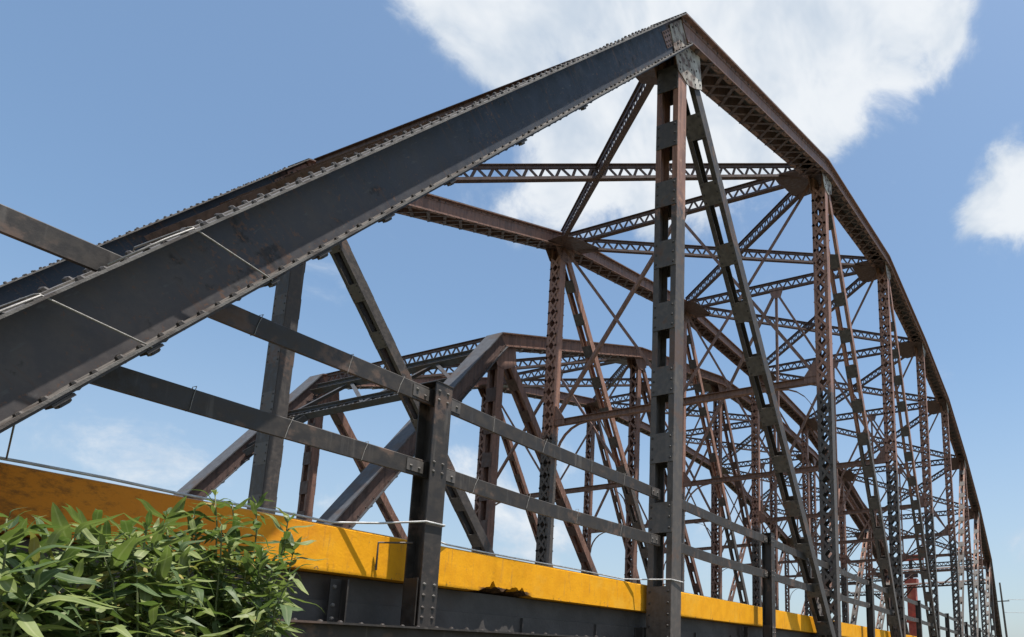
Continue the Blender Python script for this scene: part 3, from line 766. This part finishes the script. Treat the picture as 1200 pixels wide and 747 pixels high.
# ------------------------------------------------------------------ leaning utility pole beyond the bridge, red tower
def pole():
    def at(px, py, X): d = ray(px, py); return CAM + d * ((X - CAM.x) / d.x)
    top = at(1171.5, 683, 105); bot = at(1180.5, 752, 105); bot = bot + (bot - top) * ((bot.z + 2) / max(.1, top.z - bot.z))
    root = empty('utility_pole', bot); prop(root, label='thin leaning utility pole with wires beyond the far end of the bridge', category='pole')
    mb = MB(); mb.tube([V((0, 0, 0)), (top - bot) * .5, top - bot], [.17, .15, .12], 8); mb.build('shaft', M['wood'], root)
    d = (top - bot); mb = MB(); mb.box(d * .80 + V((0, -1, 0)), d * .80 + V((0, .9, 0)), XV, ZV, -.06, .06, -.07, .07); mb.build('crossarm', M['wood'], root)
    for y in (-.85, .75):
        mb = MB(); a = d * .80 + V((0, y, .10)); mb.tube([a, a + ZV * .14], [.05, .035], 8); mb.build('insulator', M['cable'], root)
    for y, z in ((-.85, .2), (-.1, -1.6)):
        mb = MB(); a = d * .80 + V((0, y, z)); pts = [a + V((6 * u, -60 * u, -1.2 * math.sin(math.pi * u))) for u in [k / 12 for k in range(13)]]
        mb.tube(pts, .03, 5); mb.build('wire', M['cable'], root)
pole()
def tower():
    root = empty('steel_column', (74, 9.05, -.3)); prop(root, label='faded red steel column standing at the far end between the bridges', category='column')
    def bx(nm, w, z0, z1, m='red'):
        mb = MB(); mb.box(V((0, 0, z0)), V((0, 0, z1)), XV, YV, -w / 2, w / 2, -w / 2, w / 2); mb.build(nm, M[m], root)
    bx('foot', 1.5, 0, .5); bx('shaft', .9, .5, 4.6); bx('collar', 1.25, 4.601, 5.3); bx('shaft', .95, 5.301, 8.6); bx('collar', 1.3, 8.601, 9.2)
    bx('mast', .35, 9.201, 11.2, 'black')
    mb = MB(); mb.box(V((0, -1.4, 11.2)), V((0, 1.4, 11.2)), XV, ZV, -.25, .25, .001, .6); mb.build('cross_beam', M['red'], root)
    for y in (-1.0, 1.0):
        mb = MB(); mb.tube([V((0, y, 10.1)), V((0, y, 11.2))], .07, 8); mb.build('hanger', M['black'], root)
    mb = MB(); mb.box(V((0, -.7, 9.5)), V((0, .7, 9.5)), XV, ZV, -.2, .2, -.12, .35); mb.build('lamp_housing', M['black'], root)
tower()

# ------------------------------------------------------------------ shrubs in front of the kerb
def leaf_mesh(seed, mat):
    rs = random.Random(seed); mb = MB(); n = 7; bend = rs.uniform(.25, .95); tw = rs.uniform(-.5, .5); fold = rs.uniform(.1, .35); wid = rs.uniform(.085, .13)
    for i in range(n + 1):
        u = i / n; w = wid * (math.sin(math.pi * min(1, u * .97 + .03) ** .8) ** .85) if i < n else .002
        x = u * (1 - .18 * bend * u); z = -bend * u * u * .55 + .06 * math.sin(u * 7 + seed)
        for q in (-1, 0, 1):
            a = tw * u; yy = w * q; zz = fold * w * abs(q)
            mb.v.append((x, yy * math.cos(a) - zz * math.sin(a), z + yy * math.sin(a) + zz * math.cos(a))); mb.uv.append((q * .5, u))
    for i in range(n):
        for q in (0, 1): a = i * 3 + q; mb.f.append((a, a + 1, a + 4, a + 3))
    o = mb.build('leaf', mat, None, True); me = o.data; bpy.data.objects.remove(o); return me
LEAF = [leaf_mesh(k, M['leaf']) for k in range(9)]; LEAFD = [leaf_mesh(20 + k, M['leaf_dark']) for k in range(5)]; LEAFO = [leaf_mesh(40 + k, M['leaf_old']) for k in range(3)]
def pix(px, py, Y):
    d = ray(px, py); return CAM + d * ((Y - CAM.y) / d.y)
def shrub(label, tips, seed, llen, dens, single=280, dark=.2, spread=.55):
    rs = random.Random(seed); base = V((sum(t.x for t in tips) / len(tips), sum(t.y for t in tips) / len(tips), -1.85))
    root = empty('leafy_shrub', base); prop(root, label=label, category='shrub', group='leafy shrubs before the kerb')
    leaves = []
    for tip in tips:
        foot = V((base.x + rs.uniform(-.25, .25), base.y + rs.uniform(-.2, .2), -1.85)); H = tip.z - foot.z
        pts = []
        for k in range(9):
            u = k / 8; q = foot.lerp(tip, u); q.z = foot.z + H * (1 - (1 - u) ** 1.35)
            q += V((rs.uniform(-1, 1), rs.uniform(-1, 1), 0)) * .03 * math.sin(math.pi * u); pts.append(q)
        pts[-1] = tip
        mb = MB(); mb.tube([q - base for q in pts], [.010 - .0075 * (k / 8) for k in range(9)], 5); mb.build('stem', M['stem'], root, True)
        m = int(dens); az = rs.uniform(0, 6.28)
        for j in range(m):
            u = 1 - (j / m) * spread; f = u * 8; k = min(7, int(f)); P = pts[k].lerp(pts[k + 1], f - k); t = (pts[k + 1] - pts[k]).normalized()
            for side in (0, 1):
                az += math.pi if side else 1.9 + rs.uniform(-.3, .3)
                lo = rs.uniform(.0, 1.0); el = R(48) * (1 - min(1, (1 - u) * 6)) + rs.uniform(-.45, .55) - (1 - u) * .4
                d = V((math.cos(az) * math.cos(el), math.sin(az) * math.cos(el), math.sin(el)))
                L = llen * rs.choice((.5, .7, .85, 1, 1, 1.15, 1.3)) * rs.uniform(.85, 1.15) * (.5 + .5 * min(1, (1 - u) * 9 + .25))
                leaves.append((P - base, d, L, rs.uniform(-.6, .6), (2 if rs.random() < .045 else 1 if rs.random() < dark else 0), rs.randrange(9)))
    def key(l):
        q = project(l[0] + l[1] * l[2] * .5 + base)
        return l[2] * FPX / q[2] if q and -30 < q[0] < 1230 and q[1] < 775 else 0
    leaves.sort(key=key, reverse=True); rest = {}
    for i, (P, d, L, roll, dk, v) in enumerate(leaves):
        me = (LEAFO[v % 3] if dk == 2 else LEAFD[v % 5] if dk else LEAF[v])
        xv = d; yv = ZV.cross(xv).normalized(); zv = xv.cross(yv); q = Quaternion(xv, roll); yv = q @ yv; zv = q @ zv
        m = Matrix((xv, yv, zv)).transposed().to_4x4() @ Matrix.Scale(L, 4); m.translation = P
        if i < single:
            o = bpy.data.objects.new('leaf', me); COL.objects.link(o); o.parent = root; o.matrix_local = m
        else:
            mb = rest.setdefault(dk, MB()); mb.add([m @ w.co for w in me.vertices], [tuple(f.vertices) for f in me.polygons], [(((k % 3) - 1) * .5, 0) for k in range(len(me.vertices))])
    for dk, mb in rest.items():
        o = mb.build('foliage', M[('leaf', 'leaf_dark', 'leaf_old')[dk]], root, True); o['kind'] = 'stuff'
rs = random.Random(3)
def tips(spec, n, Y0, Y1):
    out = []
    for k in range(n):
        u = k / max(1, n - 1); a, b = spec; px = a[0] + (b[0] - a[0]) * u + rs.uniform(-8, 8)
        py = rs.uniform(*a[1]) * (1 - u) + rs.uniform(*b[1]) * u
        out.append(pix(px, py, rs.uniform(Y0, Y1)))
    return out
shrub('bushy narrow-leaved shrub by the kerb, the tallest and rightmost of the shrubs',
      tips(((185, (600, 660)), (330, (615, 680))), 20, -1.35, -.75) + tips(((200, (660, 735)), (335, (680, 740))), 12, -1.5, -.9) + [pix(252, 580, -1.0), pix(272, 592, -1.0), pix(338, 606, -.9), pix(300, 590, -1.0), pix(345, 640, -.8), pix(228, 600, -1.0)], 11, .165, 17, 290, .4, .45)
shrub('narrow-leaved shrub in the middle of the clump before the stained kerb',
      tips(((85, (606, 670)), (205, (604, 670))), 17, -1.7, -1.1) + tips(((90, (690, 740)), (200, (690, 740))), 7, -1.8, -1.3), 12, .18, 16, 290, .35, .45)
shrub('sparse shrub with long leaves at the bottom left picture corner',
      tips(((-40, (630, 720)), (90, (625, 720))), 13, -2.0, -1.5) + [pix(60, 640, -1.7), pix(8, 608, -1.7), pix(40, 690, -2), pix(-15, 615, -1.7), pix(95, 618, -1.6)], 13, .19, 14, 290, .4, .5)
